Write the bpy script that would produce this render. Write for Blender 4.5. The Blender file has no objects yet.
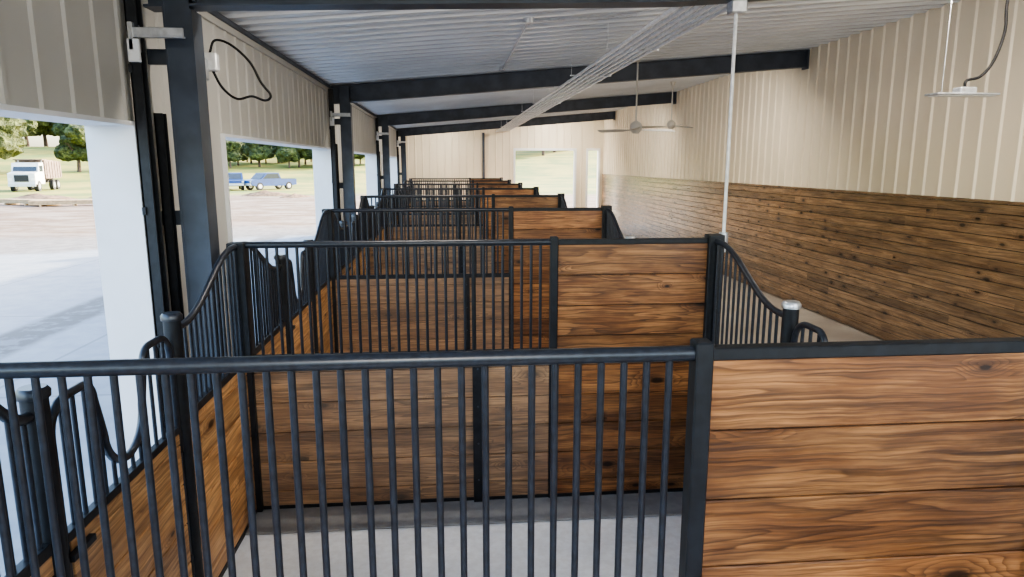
import bpy, bmesh, math, random
from mathutils import Vector, Matrix, noise
random.seed(7)
scene = bpy.context.scene
COL = scene.collection

# ------------------------------------------------------------------ builder
class B:
    def __init__(s): s.v=[]; s.f=[]; s.m=[]; s.s=[]; s.mats=[]
    def mi(s,mat):
        if mat not in s.mats: s.mats.append(mat)
        return s.mats.index(mat)
    def add(s,vs,fs,mat,smooth=False):
        o=len(s.v); s.v+= [tuple(p) for p in vs]; k=s.mi(mat)
        for f in fs: s.f.append([i+o for i in f]); s.m.append(k); s.s.append(smooth)
    def box(s,x0,x1,y0,y1,z0,z1,mat):
        vs=[(x,y,z) for x in(x0,x1) for y in(y0,y1) for z in(z0,z1)]
        s.add(vs,[(0,1,3,2),(4,6,7,5),(0,4,5,1),(2,3,7,6),(0,2,6,4),(1,5,7,3)],mat)
    def bbox(s,x0,x1,y0,y1,z0,z1,mat,b=.004):
        bm=bmesh.new(); bmesh.ops.create_cube(bm,size=1)
        for v in bm.verts:
            v.co=Vector(((x0+x1)/2+v.co.x*(x1-x0),(y0+y1)/2+v.co.y*(y1-y0),(z0+z1)/2+v.co.z*(z1-z0)))
        bmesh.ops.bevel(bm,geom=bm.edges[:],offset=b,segments=1,affect='EDGES')
        bm.verts.index_update()
        s.add([v.co.copy() for v in bm.verts],[[v.index for v in f.verts] for f in bm.faces],mat); bm.free()
    def tube(s,pts,r,mat,seg=10,caps=True,rs=None):
        pts=[Vector(p) for p in pts]; n=len(pts)
        tang=[]
        for i in range(n):
            a=pts[max(i-1,0)]; b=pts[min(i+1,n-1)]; tang.append((b-a).normalized())
        t=tang[0]; up=Vector((0,0,1)) if abs(t.z)<.9 else Vector((1,0,0))
        nx=t.cross(up).normalized(); vs=[]
        for i in range(n):
            t=tang[i]; nx=(nx-t*nx.dot(t)).normalized(); ny=t.cross(nx)
            rr=rs[i] if rs else r
            for k in range(seg):
                a=2*math.pi*k/seg; vs.append(pts[i]+nx*math.cos(a)*rr+ny*math.sin(a)*rr)
        fs=[]
        for i in range(n-1):
            for k in range(seg):
                k2=(k+1)%seg; fs.append((i*seg+k,i*seg+k2,(i+1)*seg+k2,(i+1)*seg+k))
        s.add(vs,fs,mat,True)
        if caps:
            s.add(vs[:seg],[tuple(reversed(range(seg)))],mat); s.add(vs[-seg:],[tuple(range(seg))],mat)
    def cyl(s,p0,p1,r,mat,seg=10): s.tube([p0,p1],r,mat,seg)
    def extr(s,prof,x0,x1,mat,axis='x'):
        n=len(prof)
        def P(t,a,b): return (t,a,b) if axis=='x' else (a,t,b)
        vs=[P(x0,a,b) for a,b in prof]+[P(x1,a,b) for a,b in prof]
        fs=[(i,(i+1)%n,(i+1)%n+n,i+n) for i in range(n)]+[tuple(reversed(range(n))),tuple(range(n,2*n))]
        s.add(vs,fs,mat)
    def obj(s,name,loc=(0,0,0),rot=0,parent=None,me=None):
        if me is None:
            me=bpy.data.meshes.new(name); me.from_pydata(s.v,[],s.f)
            for m in s.mats: me.materials.append(m)
            for i,p in enumerate(me.polygons): p.material_index=s.m[i]; p.use_smooth=s.s[i]
            bm=bmesh.new(); bm.from_mesh(me); bmesh.ops.recalc_face_normals(bm,faces=bm.faces[:]); bm.to_mesh(me); bm.free()
            me.update()
        o=bpy.data.objects.new(name,me); o.location=loc; o.rotation_euler=(0,0,rot); COL.objects.link(o)
        if parent: o.parent=parent
        return o
def inst(name,me,loc,rot=0,sc=(1,1,1)):
    o=bpy.data.objects.new(name,me); o.location=loc; o.rotation_euler=(0,0,rot); o.scale=sc; COL.objects.link(o); return o

# ------------------------------------------------------------------ materials
class N:
    def __init__(s,name):
        s.mat=bpy.data.materials.new(name); s.mat.use_nodes=True; s.t=s.mat.node_tree; s.b=s.t.nodes['Principled BSDF']
    def n(s,typ,**k):
        nd=s.t.nodes.new(typ)
        for a,v in k.items(): setattr(nd,a,v)
        return nd
    def set(s,sock,val):
        if isinstance(val,bpy.types.NodeSocket): s.t.links.new(val,sock)
        elif val is not None: sock.default_value=val
    def m(s,op,a,b=None,c=None,clamp=False):
        nd=s.n('ShaderNodeMath',operation=op); nd.use_clamp=clamp
        s.set(nd.inputs[0],a); s.set(nd.inputs[1],b); s.set(nd.inputs[2],c); return nd.outputs[0]
    def vec(s,x,y,z=0.0):
        nd=s.n('ShaderNodeCombineXYZ'); s.set(nd.inputs[0],x); s.set(nd.inputs[1],y); s.set(nd.inputs[2],z); return nd.outputs[0]
    def pos(s):
        g=s.n('ShaderNodeNewGeometry'); sp=s.n('ShaderNodeSeparateXYZ'); s.t.links.new(g.outputs['Position'],sp.inputs[0])
        return g.outputs['Position'],sp.outputs[0],sp.outputs[1],sp.outputs[2]
    def noise(s,v,scale=1,detail=2,rough=.5):
        nd=s.n('ShaderNodeTexNoise'); s.set(nd.inputs['Vector'],v); nd.inputs['Scale'].default_value=scale
        nd.inputs['Detail'].default_value=detail; nd.inputs['Roughness'].default_value=rough; return nd.outputs[0]
    def wn(s,v):
        nd=s.n('ShaderNodeTexWhiteNoise',noise_dimensions='3D'); s.set(nd.inputs['Vector'],v); return nd.outputs['Value']
    def mix(s,f,a,b,bt='MIX'):
        nd=s.n('ShaderNodeMix',data_type='RGBA',blend_type=bt); s.set(nd.inputs[0],f)
        s.set(nd.inputs[6],(*a,1) if isinstance(a,tuple) else a); s.set(nd.inputs[7],(*b,1) if isinstance(b,tuple) else b); return nd.outputs[2]
    def rng(s,v,a,b,c=0.,d=1.,smooth=True):
        nd=s.n('ShaderNodeMapRange'); nd.interpolation_type='SMOOTHSTEP' if smooth else 'LINEAR'
        s.set(nd.inputs[0],v)
        for i,q in enumerate((a,b,c,d)): nd.inputs[i+1].default_value=q
        return nd.outputs[0]
    def bump(s,h,st=.3,d=.01):
        nd=s.n('ShaderNodeBump'); nd.inputs['Strength'].default_value=st; nd.inputs['Distance'].default_value=d
        s.set(nd.inputs['Height'],h); s.t.links.new(nd.outputs[0],s.b.inputs['Normal'])
    def fin(s,col=None,rough=None,metal=None,spec=None,coat=None,coatr=.1):
        if col is not None: s.set(s.b.inputs['Base Color'],(*col,1) if isinstance(col,tuple) else col)
        if rough is not None: s.set(s.b.inputs['Roughness'],rough)
        if metal is not None: s.set(s.b.inputs['Metallic'],metal)
        if spec is not None: s.b.inputs['Specular IOR Level'].default_value=spec
        if coat is not None: s.b.inputs['Coat Weight'].default_value=coat; s.b.inputs['Coat Roughness'].default_value=coatr
        return s.mat

def simple(name,col,rough=.5,metal=0.,var=.12,scale=6,spec=None,coat=None):
    q=N(name); p,x,y,z=q.pos(); n=q.noise(p,scale,3)
    c=q.mix(q.rng(n,.3,.7),tuple(a*(1-var) for a in col),tuple(min(1,a*(1+var)) for a in col))
    return q.fin(c,rough,metal,spec,coat)

def wood(name,bh,z0,L,light,mid,dark,rough=.4,coat=.3,ringk=9.,tint=.35,coatr=.15,ringa=.8,weather=None):
    q=N(name); p,x,y,z=q.pos(); oi=q.n('ShaderNodeObjectInfo').outputs['Random']
    al=q.m('ADD',q.m('ADD',x,y),q.m('MULTIPLY',oi,37.))
    idx=q.m('FLOOR',q.m('DIVIDE',q.m('SUBTRACT',z,z0),bh))
    r1=q.wn(q.vec(idx,3.3,oi))
    if L: seg=q.m('FLOOR',q.m('ADD',q.m('DIVIDE',al,L),q.m('MULTIPLY',r1,7.)))
    else: seg=q.m('GREATER_THAN',x,.765)
    r2=q.wn(q.vec(idx,seg,oi)); r3=q.wn(q.vec(seg,idx,7.7))
    zw=q.m('ADD',z,q.m('MULTIPLY',q.noise(q.vec(q.m('MULTIPLY',al,3.0),r2,idx),1.,3),.03))
    # knots: 2-D cells so each cell centre lies on the board face
    vo=q.n('ShaderNodeTexVoronoi',feature='F1'); vo.voronoi_dimensions='2D'
    kv=q.vec(q.m('ADD',q.m('MULTIPLY',al,2.3),q.m('MULTIPLY',r2,9.)),q.m('ADD',q.m('MULTIPLY',z,5.2),q.m('MULTIPLY',r3,5.)),0.)
    q.set(vo.inputs['Vector'],kv); vo.inputs['Scale'].default_value=1.0
    d=q.m('ADD',vo.outputs['Distance'],q.m('MULTIPLY',q.m('SUBTRACT',q.noise(q.vec(q.m('MULTIPLY',al,9.),q.m('MULTIPLY',z,20.),1.),1.,3),.5),.07))
    sc=q.n('ShaderNodeSeparateColor'); q.t.links.new(vo.outputs['Color'],sc.inputs[0])
    on=q.m('GREATER_THAN',sc.outputs[0],.62); sz=q.m('MULTIPLY_ADD',sc.outputs[1],.9,.55)
    d=q.m('DIVIDE',d,sz)
    kw=q.m('MULTIPLY',q.rng(d,.0,.42,1,0),on); kd=q.m('MULTIPLY',q.rng(d,.05,.11,1,0),on); kh=q.m('MULTIPLY',q.rng(d,.06,.30,1,0),on)
    gv=q.vec(q.m('ADD',q.m('MULTIPLY',al,.40),q.m('MULTIPLY',r2,31.)),q.m('ADD',q.m('MULTIPLY',zw,7.0),q.m('MULTIPLY',r2,17.)),q.m('MULTIPLY',idx,3.1))
    f=q.noise(gv,1.5,1.8,.45)
    g=q.m('ADD',q.m('MULTIPLY',f,ringk),q.m('MULTIPLY',kw,4.))
    fr=q.m('FRACT',g)
    ring=q.m('POWER',fr,2.2)
    ring=q.m('MULTIPLY',ring,q.rng(fr,.9,1.0,1,0))
    ring=q.m('MULTIPLY',ring,q.rng(q.noise(q.vec(q.m('MULTIPLY',al,1.7),q.m('MULTIPLY',z,12.),r3),1.,3),.3,.6,.5,1.))
    fine=q.noise(q.vec(q.m('MULTIPLY',al,2.2),q.m('MULTIPLY',zw,120.),oi),1.,4,.65)
    fz=q.rng(fine,.4,.62)
    streak=q.rng(q.noise(q.vec(q.m('MULTIPLY',al,1.1),q.m('MULTIPLY',zw,34.),r2),1.,5,.7),.46,.64)
    blotch=q.rng(q.noise(q.vec(q.m('MULTIPLY',al,1.6),q.m('MULTIPLY',z,6.),r2),1.3,4,.6),.36,.62)
    c=q.mix(blotch,light,mid)
    c=q.mix(q.m('MULTIPLY',streak,.6),c,dark)
    c=q.mix(q.m('MULTIPLY',ring,ringa),c,dark)
    c=q.mix(q.m('MULTIPLY',fz,.38),c,dark)
    c=q.mix(q.m('MULTIPLY',kh,.55),c,dark)
    c=q.mix(q.m('MULTIPLY',kd,.92),c,tuple(a*.25 for a in dark))
    tv=q.m('MULTIPLY_ADD',r2,tint*2,1-tint)
    c=q.mix(1.0,c,q.vec(tv,tv,tv),'MULTIPLY')
    if weather:
        lo=q.m('MULTIPLY',q.m('LESS_THAN',x,.765),q.m('LESS_THAN',z,1.21))
        w=q.mix(1.0,c,(1.25,1.5,1.9),'MULTIPLY')
        w=q.mix(.34,w,weather)
        c=q.mix(lo,c,w)
    q.bump(q.m('ADD',ring,fz),.2,.002)
    return q.fin(c,q.rng(fine,.3,.7,rough-.08,rough+.12),0,coat=coat,coatr=coatr)

M_black=simple('black_powder_coat',(.015,.019,.028),.34,.0,.3,40,spec=.6)
M_blackf=simple('black_frame_steel',(.010,.012,.016),.5,.0,.3,20,spec=.4)
M_steel=simple('dark_primer_steel',(.048,.060,.082),.5,.0,.25,4)
M_galv=simple('galvanised_steel',(.55,.57,.6),.38,.75,.12,25)
M_wood=wood('stained_pine_boards',.235,-.075,0,(.46,.215,.08),(.26,.108,.038),(.034,.012,.005),.42,.15,11.,.3,ringa=.88,weather=(.26,.205,.15))
M_wood_sunlit=wood('honey_pine_boards',.235,-.075,2.6,(.78,.45,.20),(.60,.32,.13),(.16,.07,.028),.45,.15,8.,.2)  # side boards: base colour raised to carry bounced sunlight
M_wain=wood('varnished_wainscot_boards',.135,0.,3.6,(.38,.24,.13),(.25,.15,.078),(.055,.032,.018),.32,.6,5.,.3,.17,.6)
M_white=simple('white_trim_paint',(.80,.82,.85),.45,0,.03,3)
M_fan=simple('ceiling_fan_enamel',(.50,.48,.44),.4,0,.05,8)
M_cable=simple('black_cable',(.010,.010,.011),.6,0,.1,20,spec=.2)
M_greycable=simple('grey_conduit',(.74,.76,.78),.35,.2,.1,20)
M_lens=simple('frosted_lens',(.85,.85,.82),.3,0,.02,5)
M_tyre=simple('tyre_rubber',(.02,.02,.02),.8)
M_glass=simple('tinted_glass',(.03,.04,.05),.1,0,.1,5,spec=.8)
M_blue=simple('blue_car_paint',(.012,.055,.20),.3,0,.1,3,coat=.3)
M_truck=simple('white_truck_paint',(.70,.70,.69),.3,0,.05,3)
M_dirtload=simple('rusty_steel',(.17,.12,.09),.7,0,.3,3)
M_bark=simple('bark',(.10,.07,.05),.9,0,.3,3)
M_dirt=simple('excavated_soil',(.17,.11,.065),.95,0,.4,4)
M_lumber=simple('raw_lumber',(.42,.30,.17),.7,0,.2,5)

def sheet(name,col,rough,metal,spec=.5):
    q=N(name); p,x,y,z=q.pos()
    n=q.rng(q.noise(q.vec(q.m('MULTIPLY',x,1.),q.m('MULTIPLY',y,1.),q.m('MULTIPLY',z,.4)),1.3,3),.3,.7)
    c=q.mix(n,tuple(a*.93 for a in col),tuple(min(1,a*1.04) for a in col))
    q.bump(q.noise(p,3,2),.08,.01)
    return q.fin(c,rough,metal,spec)
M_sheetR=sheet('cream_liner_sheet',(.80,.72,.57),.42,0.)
M_sheetL=sheet('grey_white_liner_sheet',(.52,.515,.49),.5,0.,.3)  # left liner: backlit shade put into the greyed base colour
M_ceil=sheet('white_ceiling_liner',(.73,.765,.80),.26,.2)

q=N('barn_floor_concrete'); p,x,y,z=q.pos()
n1=q.rng(q.noise(p,1.1,5,.6),.3,.7); n2=q.rng(q.noise(p,18,4,.6),.35,.65)
stall=q.mix(n1,(.60,.65,.72),(.75,.79,.84)); aisle=q.mix(n1,(.38,.33,.28),(.54,.48,.40))
f=q.m('GREATER_THAN',x,2.06)
c=q.mix(f,stall,aisle); c=q.mix(q.m('MULTIPLY',n2,.16),c,(.25,.24,.23))
q.bump(n2,.2,.004); M_floor=q.fin(c,q.rng(n1,0,1,.4,.6),0)
q=N('damp_concrete_footing'); p,x,y,z=q.pos(); n1=q.rng(q.noise(p,4,5,.6),.3,.7)
M_darkconc=q.fin(q.mix(n1,(.22,.23,.24),(.34,.35,.355)),.7)  # dark grey tone for the thin floor strip along each partition

# outside ground
q=N('yard_ground'); p,x,y,z=q.pos()
d=q.m('SQRT',q.m('ADD',q.m('POWER',q.m('ABSOLUTE',x),2.),q.m('POWER',q.m('ABSOLUTE',y),2.)))
nb=q.noise(q.vec(x,y,0.),.09,4,.6); dd=q.m('ADD',d,q.m('MULTIPLY',q.m('SUBTRACT',nb,.5),22.))
nf=q.rng(q.noise(q.vec(x,y,0.),2.2,5,.65),.3,.7); nm=q.rng(q.noise(q.vec(x,q.m('MULTIPLY',y,2.),0.),.35,5,.7),.42,.62)
conc=q.mix(nf,(.25,.27,.29),(.31,.325,.335))
jx=q.m('LESS_THAN',q.m('FRACT',q.m('DIVIDE',q.m('ADD',x,100.),4.5)),.012); jy=q.m('LESS_THAN',q.m('FRACT',q.m('DIVIDE',q.m('ADD',y,100.),4.5)),.012)
conc=q.mix(q.m('MULTIPLY',q.m('MAXIMUM',jx,jy),.5),conc,(.15,.15,.15))
grav=q.mix(nf,(.14,.125,.11),(.23,.21,.19)); dirt=q.mix(nf,(.10,.06,.035),(.19,.12,.07)); dirt=q.mix(q.m('MULTIPLY',nm,.8),dirt,(.27,.225,.18))
gn=q.rng(q.noise(q.vec(x,y,0.),.12,4,.6),.35,.65)
grass=q.mix(gn,(.12,.17,.02),(.34,.29,.045)); grass=q.mix(q.m('MULTIPLY',nf,.3),grass,(.06,.09,.015))
strip=q.rng(q.m('ABSOLUTE',q.m('ADD',q.m('ADD',x,6.2),q.m('MULTIPLY',nb,1.))),.3,.55,1,0)
strip=q.m('MULTIPLY',strip,q.rng(nf,.2,.6,.5,1.))
conc=q.mix(q.m('MULTIPLY',strip,.8),conc,(.09,.08,.07))
c=q.mix(q.rng(dd,24,27),conc,grav); c=q.mix(q.rng(dd,30,34),c,dirt); c=q.mix(q.rng(dd,58,68),c,grass)
M_ground=q.fin(c,.85)
q=N('tree_foliage'); p,x,y,z=q.pos(); n1=q.rng(q.noise(p,.9,5,.7),.35,.65)
M_leaf=q.fin(q.mix(n1,(.025,.045,.01),(.14,.17,.04)),.8); q.bump(n1,1.,.5)

# ------------------------------------------------------------------ sheets
def prof(t0,t1,pitch=.3048,dep=.028):
    out=[]; t=t0
    while t<t1:
        for a,o in ((0,0),(.225,0),(.245,dep),(.275,dep),(.295,0)):
            if t+a<t1: out.append((t+a,o))
        t+=pitch
    out.append((t1,0)); return out
def wall_sheet(b,X,y0,y1,z0,z1,mat,sgn=1,dep=.012):
    pr=prof(y0,y1,.3048,dep); vs=[];n=len(pr)
    for y,o in pr: vs+=[(X+sgn*o,y,z0),(X+sgn*o,y,z1)]
    b.add(vs,[(2*i,2*i+2,2*i+3,2*i+1) for i in range(n-1)],mat)
def end_sheet(b,Y,x0,x1,z0,z1,mat):
    pr=prof(x0,x1); vs=[];n=len(pr)
    for x,o in pr: vs+=[(x,Y-o,z0),(x,Y-o,z1)]
    b.add(vs,[(2*i,2*i+2,2*i+3,2*i+1) for i in range(n-1)],mat)
XL,XR=-2.05,6.5; YB,YF=-2.6,29.; EAVE=3.94
cz=lambda x: EAVE+(x-XL)/12.
COLS=[-2.31,5.01,12.33,19.65,26.97]

b=B(); pr=prof(YB,YF+.3,.3048,.03); vs=[]
for y,o in pr:
    for x in (XL-.7,XR+.4): vs.append((x,y,cz(x)+.03-o))
b.add(vs,[(2*i,2*i+2,2*i+3,2*i+1) for i in range(len(pr)-1)],M_ceil); b.obj('ceiling')

b=B(); wall_sheet(b,XR,YB,YF,2.12,cz(XR)+.05,M_sheetR,-1,.024)
b.box(XR+.03,XR+.2,YB,YF,0,cz(XR)+.06,M_sheetR); b.obj('wall_right')
b=B(); z=0.02
while z<2.13:
    b.bbox(XR-.035,XR+.02,YB,YF-.02,z,min(z+.135-.008,2.16),M_wain,.005); z+=.135
b.box(XR-.02,XR+.025,YB,YF-.02,.02,2.15,M_blackf)
b.bbox(XR-.05,XR+.02,YB,YF-.02,2.165,2.2,M_wain,.004); b.obj('trim_wainscot')

b=B(); HD=2.9
ops=[(c+1.45,c+7.02) for c in COLS[:-1]]
y=YB; solids=[]
for a,e in ops:
    if a>y: solids.append((y,a))
    y=e
solids.append((y,YF))
for a,e in solids:
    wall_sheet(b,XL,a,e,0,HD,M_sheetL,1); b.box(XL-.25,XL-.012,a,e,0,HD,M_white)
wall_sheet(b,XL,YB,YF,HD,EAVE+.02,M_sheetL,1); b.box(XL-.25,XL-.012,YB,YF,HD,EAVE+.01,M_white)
b.obj('wall_left')
b=B()
for a,e in ops:
    b.box(XL-.27,XL+.035,e-.03,e-.002,0,HD-.03,M_white); b.box(XL-.27,XL+.035,a+.002,a+.03,0,HD-.03,M_white); b.box(XL-.27,XL+.035,a+.002,e-.002,HD-.03,HD-.003,M_white)
b.obj('trim_opening_left')
b=B(); b.box(XL,XL+.06,YB,YF,EAVE-.05,EAVE-.01,M_steel); b.box(XL,XL+.03,YB,YF,EAVE-.11,EAVE-.05,M_sheetL); b.obj('trim_eave')

b=B()
segs=[(XL-.25,2.7,0,4.75),(2.7,5.3,3.2,4.75),(5.3,5.8,0,4.75),(5.8,6.32,3.2,4.75),(6.32,XR+.2,0,4.75)]
for x0,x1,z0,z1 in segs:
    end_sheet(b,YF,x0,x1,z0,z1,M_sheetR); b.box(x0,x1,YF+.012,YF+.2,z0,z1,M_white)
b.obj('wall_far')
b=B()
for x0,x1 in ((2.7,5.3),(5.8,6.32)):
    for xx in (x0,x1): b.box(xx-.04,xx+.04,YF-.05,YF+.22,0,3.2,M_white)
    b.box(x0-.04,x1+.04,YF-.05,YF+.22,3.18,3.27,M_white)
b.box(1.35,1.45,YF-.1,YF-.04,0,3.9,M_steel)
b.obj('door_frame_far')

b=B(); b.box(XL-.25,XR+.2,YB,YF+.2,-.12,0,M_floor); b.obj('floor')

b=B(); n=120; S=420.; vs=[]
def gh(x,y):
    d=math.hypot(x,y); t=max(0,min(1,(d-88)/130.)); t=t*t*(3-2*t)
    return -.04+t*7.+ (noise.noise(Vector((x*.02,y*.02,0)))*1.2*t)
xs=[-S+2*S*i/n for i in range(n+1)]
for i in range(n+1):
    for j in range(n+1): vs.append((xs[i],xs[j],gh(xs[i],xs[j])))
b.add(vs,[(i*(n+1)+j,(i+1)*(n+1)+j,(i+1)*(n+1)+j+1,i*(n+1)+j+1) for i in range(n) for j in range(n)],M_ground,True)
b.obj('ground')

# ------------------------------------------------------------------ steel columns + rafters
for c in COLS:
    b=B(); x0,x1=-1.87,-1.685; w=.095
    zt=cz(-1.87)-.02
    b.box(x0,x0+.014,c-w,c+w,0,zt,M_steel); b.box(x1-.014,x1,c-w,c+w,0,zt-.3,M_steel); b.box(x0+.014,x1-.014,c-.006,c+.006,0,zt,M_steel)
    b.box(x0+.014,x1-.014,c-w+.004,c-w+.012,0,zt,M_steel)
    b.box(x0-.04,x1+.04,c-w-.04,c+w+.04,0,.02,M_steel)
    for zz in (.9,2.2,3.3): b.box(XL,x0,c+.05,c+.09,zz,zz+.1,M_steel)
    for dz in (.06,.12,.2,.26):
        for dy in (-.06,.06): b.cyl((x1,c+dy,zt-.3+dz),(x1+.02,c+dy,zt-.3+dz),.014,M_steel,6)
    b.obj('steel_column')
    b=B()
    def bot(x):
        z=cz(x)-.30
        if abs(c-5.01)<.1: z-= .20*max(0,min(1,(x+1.9)/3.5))
        return z
    N_=14
    xsr=[-1.99+(XR+1.94)*i/N_ for i in range(N_+1)]
    for i in range(N_):
        xa,xb=xsr[i],xsr[i+1]
        for (za,zb,wy) in ((lambda x:cz(x)-.015,lambda x:cz(x)-.002,.09),(bot,lambda x:bot(x)+.016,.09),(lambda x:bot(x)+.016,lambda x:cz(x)-.015,.006)):
            vs=[(xa,c-wy,za(xa)),(xa,c+wy,za(xa)),(xa,c-wy,zb(xa)),(xa,c+wy,zb(xa)),(xb,c-wy,za(xb)),(xb,c+wy,za(xb)),(xb,c-wy,zb(xb)),(xb,c+wy,zb(xb))]
            b.add(vs,[(0,1,5,4),(2,6,7,3),(0,4,6,2),(1,3,7,5),(0,2,3,1),(4,5,7,6)],M_steel)
    b.box(XR-.07,XR-.04,c-.1,c+.1,bot(XR)-.04,cz(XR)-.01,M_steel)
    b.obj('roof_rafter')
    for lx,en in ((-.3,48),(4.3,85)):  # fill lamps added behind each rafter to brighten the interior
        e=bpy.data.objects.new('led_batten_lamp',None); e.location=(lx,c+.32,cz(lx)-.09); COL.objects.link(e)
        b=B(); b.bbox(-.6,.6,-.06,.06,0,.04,M_fan,.008); b.bbox(-.58,.58,-.045,.045,-.02,0,M_lens,.006); b.obj('housing',parent=e)
        ld=bpy.data.lights.new('led','AREA'); ld.shape='RECTANGLE'; ld.size=1.1; ld.size_y=.08; ld.energy=en if c>0 else 125; ld.color=(1,.91,.79)
        lo=bpy.data.objects.new('led',ld); COL.objects.link(lo); lo.parent=e; lo.location=(0,0,-.026); lo.rotation_euler=(math.radians(25),0,0)

# ------------------------------------------------------------------ stalls
PY=[-1.67,1.97,5.01,8.67,12.33,15.99,19.65,23.31,26.97]
BH=.235; Z0=-.075
def boards_x(b,x0,x1,z0,z1,y,mat,th=.019):
    b.box(x0,x1,y-.006,y+.006,z0,z1,M_blackf)
    k=math.floor((z0-Z0)/BH)
    while Z0+k*BH<z1-.01:
        a=max(z0,Z0+k*BH+.0025); e=min(z1,Z0+(k+1)*BH-.0025)
        if e-a>.02: b.bbox(x0,x1,y-th,y+th,a,e,mat,.004)
        k+=1
def boards_y(b,X,y0,y1,z0,z1,mat,th=.019):
    b.box(X-.006,X+.006,y0,y1,z0,z1,M_blackf)
    k=math.floor((z0-Z0)/BH)
    while Z0+k*BH<z1-.01:
        a=max(z0,Z0+k*BH+.0025); e=min(z1,Z0+(k+1)*BH-.0025)
        if e-a>.02: b.bbox(X-th,X+th,y0,y1,a,e,mat,.004)
        k+=1
SX0,SX1,JX=-1.53,2.0,.765
def partition(mid):
    b=B()
    b.bbox(SX0-.06,SX0+.06,-.06,.06,0,2.075,M_blackf,.006)
    b.bbox(SX1-.06,SX1+.06,-.06,.06,0,2.10,M_blackf,.006)
    b.bbox(JX-.028,JX+.028,-.034,.034,0,2.095,M_blackf,.005)
    b.tube([(SX0,0,2.055),(JX-.02,0,2.055)],.024,M_black,14)
    b.bbox(JX,SX1,-.026,.026,2.035,2.075,M_blackf,.004)
    b.bbox(SX0,JX,-.022,.022,1.185,1.235,M_blackf,.004)
    nb_=31; sp=(JX-SX0-.09)/nb_
    for i in range(1,nb_):
        x=SX0+.06+i*sp
        b.cyl((x,0,1.22),(x,0,2.05),.0112,M_black,10)
    if mid:
        b.bbox(.145,.165,-.018,-.008,1.2,2.04,M_blackf,.002)
        b.bbox(.145,.225,-.05,-.02,0.0,1.22,M_blackf,.004)
        for zz in (.2,.5,.8,1.1): b.cyl((.185,-.056,zz),(.185,-.05,zz),.008,M_steel,6)
    boards_x(b,SX0+.05,JX-.028,.04,1.19,0,M_wood)
    boards_x(b,JX+.028,SX1-.055,.04,2.04,0,M_wood)
    b.bbox(SX0,SX1,-.022,.022,.0,.04,M_blackf,.003)
    return b
first=None
for y in PY:
    if abs(y-1.97)<.01: partition(False).obj('horse_stall_partition',(0,y,0))
    elif first is None: first=partition(True).obj('horse_stall_partition',(0,y,0))
    else: inst('horse_stall_partition',first.data,(0,y,0))
b=B(); b.bbox(SX0-.1,SX1+.1,-.37,.2,0,.014,M_darkconc,.005); fo=None
for y in PY:
    fo=b.obj('concrete_footing',(0,y,0)) if fo is None else inst('concrete_footing',fo.data,(0,y,0))

def ss(t): t=max(0,min(1,t)); return t*t*(3-2*t)
def stall_side(X,y0,g0,g1,y1,silver):
    ZH,ZL=2.05,1.73
    b=B()
    for (yc,yg) in ((y0,g0),(y1,g1)):
        L=abs(yg-yc); s=1 if yg>yc else -1
        top=lambda y: ZH-(ZH-ZL)*ss((abs(y-yc)-.12*min(1,L))/(L*.78))
        ya=yc+s*.05; yb=yg-s*.045
        pts=[(X,ya+(yb-ya)*i/20,top(ya+(yb-ya)*i/20)) for i in range(21)]
        b.tube(pts,.021,M_black,10)
        nn=max(3,round(L/.082))
        for i in range(1,nn):
            y=yc+(yg-yc)*i/nn; b.cyl((X,y,1.2),(X,y,top(y)),.0105,M_black,8)
        lo,hi=min(ya,yb),max(ya,yb)
        b.bbox(X-.022,X+.022,lo,hi,1.185,1.235,M_blackf,.003); b.bbox(X-.022,X+.022,lo,hi,0,.04,M_blackf,.003)
        boards_y(b,X,lo,hi,.04,1.19,M_wood_sunlit)
    for yg in (g0,g1):
        b.tube([(X,yg,0),(X,yg,1.80)],.046,M_blackf,18)
        b.tube([(X,yg,1.79),(X,yg,1.815),(X,yg,1.83)],.06,M_galv if silver else M_black,18,rs=[.055,.057,.045])
        b.tube([(X,yg,.0),(X,yg,.02)],.075,M_blackf,18)
    b.obj('horse_stall_side_panel')
    b=B(); a,e=g0+.065,g1-.065; m=(a+e)/2; W=e-a
    zt,zy=1.73,1.30
    hw=.22
    P=[]
    def arc(cy,cz_,r,t0,t1,n=7):
        for i in range(n+1):
            t=math.radians(t0+(t1-t0)*i/n); P.append((X,cy+r*math.cos(t),cz_+r*math.sin(t)))
    P.append((X,a,.08)); P.append((X,a,1.3))
    arc(a+.13,zt-.13,.13,180,90)
    arc(m-hw-.02-.08,zt-.08,.08,90,0,6)
    arc(m,zy+.17,.19,180,360,12)
    arc(m+hw+.1,zt-.08,.08,180,90,6)
    arc(e-.13,zt-.13,.13,90,0)
    P.append((X,e,1.3)); P.append((X,e,.08))
    b.tube(P,.019,M_black,10)
    cur=[(p[1],p[2]) for p in P if p[2]>1.27]
    def th(y):
        best=1.3
        for (ya,za),(yb,zb) in zip(cur,cur[1:]):
            if ya!=yb and min(ya,yb)<=y<=max(ya,yb): best=za+(zb-za)*(y-ya)/(yb-ya); break
        return best
    nn=13
    for i in range(1,nn):
        y=a+W*i/nn; b.cyl((X,y,1.18),(X,y,th(y)),.0105,M_black,8)
    b.bbox(X-.02,X+.02,a,e,1.165,1.205,M_blackf,.003); b.bbox(X-.02,X+.02,a,e,.08,.12,M_blackf,.003)
    boards_y(b,X,a+.02,e-.02,.12,1.165,M_wood_sunlit)
    for zz in (.3,1.05): b.cyl((X,g1-.07,zz),(X,g1-.07,zz+.12),.026,M_blackf,10)
    b.bbox(X+.02,X+.05,a-.03,a+.14,1.10,1.13,M_blackf,.003)
    b.obj('yoke_stall_gate')
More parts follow.
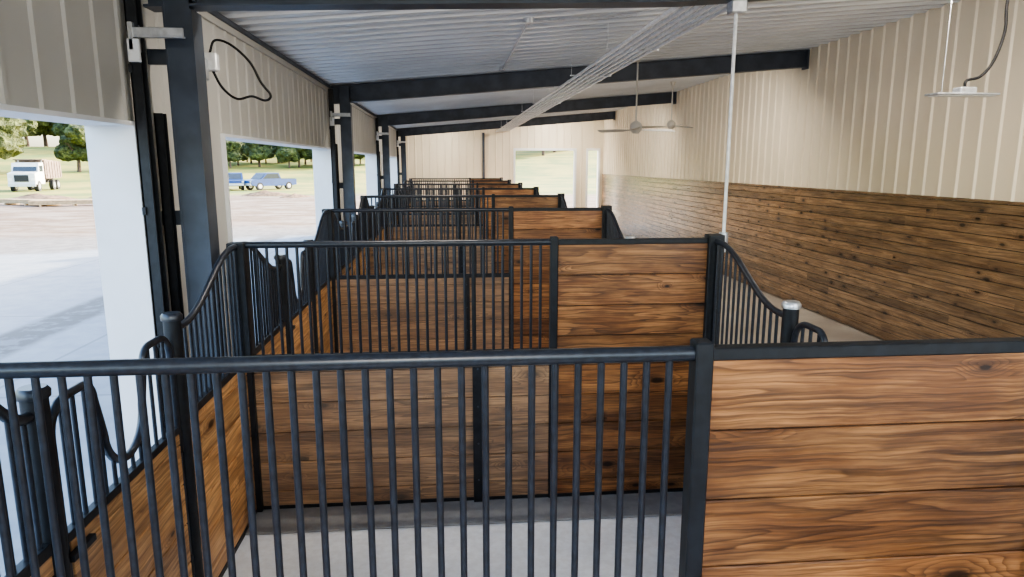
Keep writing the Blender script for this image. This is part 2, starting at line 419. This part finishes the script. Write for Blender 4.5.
for i in range(len(PY)-1):
    y0,y1=PY[i],PY[i+1]
    if abs(y0-1.97)<.1: g0,g1=2.52,3.78
    else: g0,g1=y0+1.2,y1-1.22
    stall_side(SX0,y0,g0,g1,y1,False)
    stall_side(SX1,y0,g0,g1,y1,True)

# ------------------------------------------------------------------ roller door tracks on left wall
for c in COLS[1:]:
    b=B()
    def chan(y,z1,w,x0,x1):
        b.bbox(x0,x1,y-w,y-w+.012,0,z1,M_blackf,.002); b.bbox(x0,x1,y+w-.012,y+w,0,z1,M_blackf,.002); b.bbox(x0,x0+.012,y-w,y+w,0,z1,M_blackf,.002)
    chan(c-.28,3.86,.045,-2.01,-1.94); chan(c+.0,2.97,.035,-2.01,-1.95)
    for zz in (.5,1.4,2.3,3.2): b.bbox(-2.015,-1.99,c-.34,c-.2,zz,zz+.05,M_blackf,.002)
    b.bbox(-1.98,-1.66,c-.35,c-.33,3.42,3.47,M_galv,.003); b.bbox(-1.98,-1.66,c-.35,c-.31,3.41,3.42,M_galv,.001)
    b.bbox(-1.99,-1.96,c-.36,c-.23,3.33,3.5,M_galv,.004); b.bbox(-2.0,-1.93,c-.36,c-.33,3.26,3.40,M_white,.004)
    b.obj('door_track')

def catmull(pts,n=8):
    P=[Vector(p) for p in pts]; P=[P[0]*2-P[1]]+P+[P[-1]*2-P[-2]]; out=[]
    for i in range(1,len(P)-2):
        for k in range(n):
            t=k/n; a,b_,c_,d=P[i-1:i+3]
            out.append(.5*((2*b_)+(c_-a)*t+(2*a-5*b_+4*c_-d)*t*t+(3*b_-a-3*c_+d)*t**3))
    out.append(P[-2]); return out
b=B(); b.bbox(-1.98,-1.9,5.72,5.84,3.28,3.45,M_galv,.01); b.cyl((-1.94,5.78,3.45),(-1.94,5.78,3.9),.012,M_greycable)
b.bbox(-1.94,-1.84,5.84,5.92,3.36,3.5,M_greycable,.01)
b.tube(catmull([(-1.9,5.88,3.5),(-1.86,5.9,3.60),(-1.74,5.9,3.57),(-1.60,5.9,3.44),(-1.52,5.9,3.28),(-1.45,5.9,3.18),(-1.50,5.92,3.14),(-1.60,5.9,3.17),(-1.72,5.9,3.15),(-1.83,5.9,3.24),(-1.9,5.88,3.40)]),.010,M_cable,8)
b.tube(catmull([(-1.93,5.78,3.3),(-1.94,5.7,2.8),(-1.95,5.6,2.0),(-1.95,5.55,1.2)]),.014,M_cable,8); b.obj('electrical_box')
b=B(); b.tube(catmull([(-1.93,5.3,3.6),(-1.93,5.32,2.8),(-1.92,5.30,2.0),(-1.93,5.3,1.2)]),.012,M_cable,8); b.obj('wall_conduit')

# ------------------------------------------------------------------ conduit bundle, drop, ceiling conduit
b=B()
for i in range(6):
    x=1.92+i*.105; z=3.93+ (x-1.93)/12.
    b.cyl((x,YB,z),(x,YF,z),.021,M_greycable,10)
    y=-1
    while y<YF: b.cyl((x,y,z),(x,y+.06,z),.027,M_greycable,10); y+=3.05
for c in COLS:
    if c>6 or c<0: b.bbox(1.85,2.52,c-.03,c+.01,3.955,3.975,M_galv,.003)
y=3.4
while y<YF:
    if min(abs(y-c) for c in COLS)>.5:
        b.bbox(1.86,2.50,y,y+.04,3.955,3.972,M_galv,.002)
        for xx in (1.88,2.48): b.cyl((xx,y+.02,3.96),(xx,y+.02,cz(xx)-.01),.005,M_galv,6)
    y+=2.44
b.obj('conduit_bundle')
b=B(); b.cyl((2.09,5.06,2.0),(2.09,5.06,3.78),.013,M_greycable,10)
b.bbox(2.03,2.15,5.0,5.10,3.7,3.8,M_galv,.01); b.tube(catmull([(2.09,5.06,3.78),(2.12,5.04,3.86),(2.2,5.0,3.92)]),.013,M_greycable,8)
b.cyl((2.09,5.06,1.96),(2.09,5.06,2.11),.035,M_galv,12); b.obj('conduit_drop')
b=B(); X=.88
b.cyl((X,7.8,cz(X)-.025),(X,11.6,cz(X)-.025),.012,M_galv,8); b.tube([(X,7.75,cz(X)),(X,7.75,cz(X)-.05)],.06,M_galv,14)
b.cyl((X,7.75,cz(X)-.03),(X+1.2,7.75,cz(X+1.2)-.05),.012,M_galv,8); b.tube([(X,11.6,cz(X)),(X,11.6,cz(X)-.05)],.05,M_galv,12)
b.obj('ceiling_conduit')

# ------------------------------------------------------------------ fans
def fan(x,y,z,rot):
    e=bpy.data.objects.new('ceiling_fan',None); e.location=(x,y,z); COL.objects.link(e)
    b=B(); top=cz(x)-z
    b.tube([(0,0,.08),(0,0,top)],.014,M_fan,10); b.tube([(0,0,top-.09),(0,0,top)],.05,M_fan,16,rs=[.03,.07])
    b.tube([(0,0,-.09),(0,0,-.06),(0,0,-.02),(0,0,.05),(0,0,.09),(0,0,.12)],.1,M_fan,24,rs=[.05,.08,.10,.10,.07,.02])
    b.obj('motor',parent=e)
    for k in range(3):
        b=B(); a=rot+k*2*math.pi/3; c_,s_=math.cos(a),math.sin(a)
        def T(r,w,h): return (r*c_-w*s_, r*s_+w*c_, h)
        pts=[(.09,.02),(.2,.03),(.28,.065),(.5,.075),(.72,.07),(.74,.04)]
        vs=[]
        for r,w in pts:
            vs+=[T(r,-w,-.035-w*.25),T(r,w,-.035+w*.25),T(r,w,-.028+w*.25),T(r,-w,-.028-w*.25)]
        fs=[]
        for i in range(len(pts)-1):
            o=4*i
            for j in range(4): fs.append((o+j,o+(j+1)%4,o+4+(j+1)%4,o+4+j))
        fs+=[(0,1,2,3),tuple(len(vs)-4+j for j in (3,2,1,0))]
        b.add(vs,fs,M_fan); b.obj('blade_%d'%(k+1),parent=e)
fan(3.12,11.5,3.22,.25); fan(5.35,16.5,3.55,.5)

e=bpy.data.objects.new('pendant_light',None); e.location=(4.64,6.0,3.25); COL.objects.link(e)
b=B(); b.bbox(-.30,.30,-.09,.09,-.012,.006,M_galv,.004); b.bbox(-.28,.28,-.07,.07,-.02,-.012,M_lens,.003)
b.bbox(-.06,.10,-.06,.06,.006,.06,M_galv,.01)
b.cyl((-.2,0,.006),(-.2,0,cz(4.44)-3.25),.004,M_galv,6); b.obj('fixture',parent=e)
b=B(); b.tube(catmull([(.02,0,.05),(.03,0,.12),(.16,0,.16),(.27,0,.30),(.34,0,.55),(.33,0,.80),(.38,0,cz(5.02)-3.25)]),.013,M_cable,8); b.obj('cord',parent=e)

# ------------------------------------------------------------------ outside
def tree_mesh(seed,h):
    rr=random.Random(seed); b=B()
    b.tube([(0,0,-.5),(0.1,0,h*.25),(0,.1,h*.55)],.3,M_bark,8,rs=[.4,.28,.14])
    for k in range(5):
        a=rr.random()*6.28; b.tube([(0,0,h*.3),(math.cos(a)*h*.2,math.sin(a)*h*.2,h*.6)],.1,M_bark,6,rs=[.14,.05])
    for k in range(13):
        a=rr.random()*6.28; r=rr.random()**.6*h*.30; zc=h*(.30+.54*rr.random()); rad=h*(.14+.09*rr.random())
        bm=bmesh.new(); bmesh.ops.create_icosphere(bm,subdivisions=3,radius=rad)
        c=Vector((math.cos(a)*r,math.sin(a)*r,zc))
        for v in bm.verts:
            nn=noise.noise((v.co+c)*1.1)*.35+noise.noise((v.co+c)*3.)*.25
            v.co=v.co*(1+nn); v.co.z*=.8; v.co+=c
        bm.verts.index_update(); b.add([v.co.copy() for v in bm.verts],[[v.index for v in f.verts] for f in bm.faces],M_leaf); bm.free()
    return b
tm=[None,None,None]
def tree(k,x,y,s=1):
    if tm[k] is None:
        o=tree_mesh(k+3,9.+k).obj('tree'); tm[k]=o.data; o.location=(x,y,gh(x,y)); o.scale=(s,s,s)
    else:
        o=inst('tree',tm[k],(x,y,gh(x,y)),random.random()*6,(s,s,s))
rt=random.Random(5)
for i in range(100):
    a=math.radians(-12+ i*.85+rt.uniform(-.3,.3))
    d=rt.uniform(165,215)
    tree(i%3,-math.sin(a)*d,math.cos(a)*d,rt.uniform(.8,1.4))
for i in range(26):
    a=math.radians(6+i*.55+rt.uniform(-.2,.2)); d=rt.uniform(132,150)
    tree(i%3,-math.sin(a)*d,math.cos(a)*d,rt.uniform(.45,.75))
for (x,y,s) in ((-62,100,1.1),(-67,103,1.25),(-57,112,.8)): tree(int(abs(x))%3,x,y,s)

b=B(); vs=[]; G=24
for i in range(G+1):
    for j in range(G+1):
        u,v=(i/G*2-1),(j/G*2-1); r=math.hypot(u,v)
        h=max(0,1-r)**.8*.9*(1+.6*noise.noise(Vector((u*3,v*3,1))))+.08*noise.noise(Vector((u*9,v*9,5)))*(r<.95)
        vs.append((u*3.2,v*2.0,h-.02))
b.add(vs,[(i*(G+1)+j,(i+1)*(G+1)+j,(i+1)*(G+1)+j+1,i*(G+1)+j+1) for i in range(G) for j in range(G)],M_dirt,True)
mo=b.obj('soil_mound',(-31,55,-.05)); mo.scale=(.8,.8,.5)
for (x,y,s,r) in ((-27,58,.6,.5),(-35.5,54,.7,1.),(-15.5,60,.7,.3),(-12.5,57,.5,1.)): inst('soil_mound',mo.data,(x,y,-.05),r,(s,s,s*.7))
b=B()
for k in range(3):
    for j in range(6): b.bbox(-2.4,2.4,j*.16,j*.16+.14,.12+k*.09,.2+k*.09,M_lumber,.006)
for x in(-1.8,0,1.8): b.bbox(x-.05,x+.05,-.02,.98,0,.12,M_lumber,.006)
lu=b.obj('lumber_stack',(-24.,46,-.04),.3); inst('lumber_stack',lu.data,(-27.5,47,-.04),-.4)

def wheel(b,x,y,r,w):
    b.tube([(x-w/2,y,r),(x+w/2,y,r)],r,M_tyre,18)
    for s in(-1,1): b.tube([(x+s*w/2,y,r),(x+s*(w/2+.02),y,r)],r*.55,M_galv,12)
def pickup():
    b=B(); W=.95
    prof_=[(-2.75,.55),(-2.75,1.0),(-1.55,1.12),(-.85,1.72),(.55,1.75),(.85,1.12),(2.75,1.1),(2.75,.5),(2.2,.42),(-2.2,.42)]
    b.extr(prof_,-W,W,M_blue)
    b.extr([(-1.42,1.16),(-.82,1.64),(.45,1.66),(.68,1.16)],-W-.01,W+.01,M_glass)
    b.extr([(-1.60,1.14),(-.93,1.67),(-.90,1.67),(-1.5,1.14)],-.8,.8,M_glass)
    b.box(-.85,.85,.95,2.68,1.05,1.13,M_tyre)
    b.box(-.9,.9,-2.82,-2.7,.5,.72,M_galv); b.box(-.9,.9,2.7,2.82,.5,.7,M_galv)
    for s in(-1,1): b.box(s*.85-.12,s*.85+.08,-2.77,-2.7,.8,.95,M_lens)
    for y in(-1.75,1.75):
        for s in(-1,1): wheel(b,s*.82,y,.4,.28)
    return b
o=pickup().obj('pickup_truck',(-22.6,74,-.04),math.radians(20)); inst('pickup_truck',o.data,(-18.9,74,-.04),math.radians(-40))
b=B()
b.extr([(-3.6,.7),(-3.6,1.75),(-2.5,1.9),(-2.2,2.75),(-1.0,2.8),(-1.0,.7)],-1.15,1.15,M_truck)
b.extr([(-2.42,1.95),(-2.15,2.62),(-2.19,2.66),(-2.55,1.95)],-1.0,1.0,M_glass)
b.box(-1.17,1.17,-2.2,-1.3,1.9,2.5,M_glass); b.box(-.6,.6,-3.66,-3.58,.95,1.6,M_tyre); b.box(-1.15,1.15,-3.75,-3.58,.5,.75,M_galv)
for s in(-1,1): b.box(s*.95-.15,s*.95+.12,-3.64,-3.58,1.05,1.3,M_lens); b.cyl((s*1.0,-.85,.8),(s*1.0,-.85,3.1),.07,M_galv)
b.extr([(-.8,1.2),(-.9,3.0),(-1.5,3.05),(-1.5,3.12),(-.7,3.12),(3.9,2.9),(4.1,1.4),(3.7,1.2)],-1.25,1.25,M_dirtload)
for k in range(6): b.box(-1.3,1.3,-.5+k*.8,-.4+k*.8,1.25,2.9,M_dirtload)
b.box(-.5,.5,-1,3.8,.75,1.15,M_tyre)
for y in(-2.7,1.6,2.9):
    for s in(-1,1): wheel(b,s*1.0,y,.52,.35)
b.obj('dump_truck',(-42.0,74,-.04),math.radians(12))

# ------------------------------------------------------------------ light
w=bpy.data.worlds.new('World'); scene.world=w; w.use_nodes=True; nt=w.node_tree
sky=nt.nodes.new('ShaderNodeTexSky'); sky.sky_type='NISHITA'; sky.sun_disc=False; sky.sun_elevation=math.radians(24); sky.sun_rotation=math.radians(60)
sky.air_density=1.; sky.dust_density=3; sky.ozone_density=1.
bg=nt.nodes['Background']
hs=nt.nodes.new('ShaderNodeHueSaturation'); hs.inputs['Saturation'].default_value=1.0
nt.links.new(sky.outputs[0],hs.inputs['Color']); nt.links.new(hs.outputs[0],bg.inputs[0]); bg.inputs[1].default_value=.9
sd=bpy.data.lights.new('sun','SUN'); sd.energy=11; sd.angle=math.radians(1); sd.color=(1,.90,.74)
so=bpy.data.objects.new('sun',sd); COL.objects.link(so)
el=math.radians(20); az=math.radians(46)
dirv=Vector((math.cos(el)*math.cos(az),math.cos(el)*math.sin(az),math.sin(el)))
so.rotation_euler=dirv.to_track_quat('Z','Y').to_euler(); so.location=(20,0,20)

# ------------------------------------------------------------------ camera
F=Vector((.0878,.9797,-.1805)).normalized(); R=Vector((.996,-.0893,0)).normalized(); U=R.cross(F).normalized()
cd=bpy.data.cameras.new('camera'); cam=bpy.data.objects.new('camera',cd); COL.objects.link(cam)
mw=Matrix((( R.x,U.x,-F.x,0),(R.y,U.y,-F.y,0),(R.z,U.z,-F.z,2.63),(0,0,0,1)))
cam.matrix_world=mw; cd.sensor_width=36; cd.lens=680/1024*36; cd.clip_end=1000; cd.clip_start=.05
scene.camera=cam
scene.view_settings.view_transform='AgX'
try: scene.view_settings.look='AgX - Medium High Contrast'
except Exception as ex: print(ex)
scene.view_settings.exposure=0.85
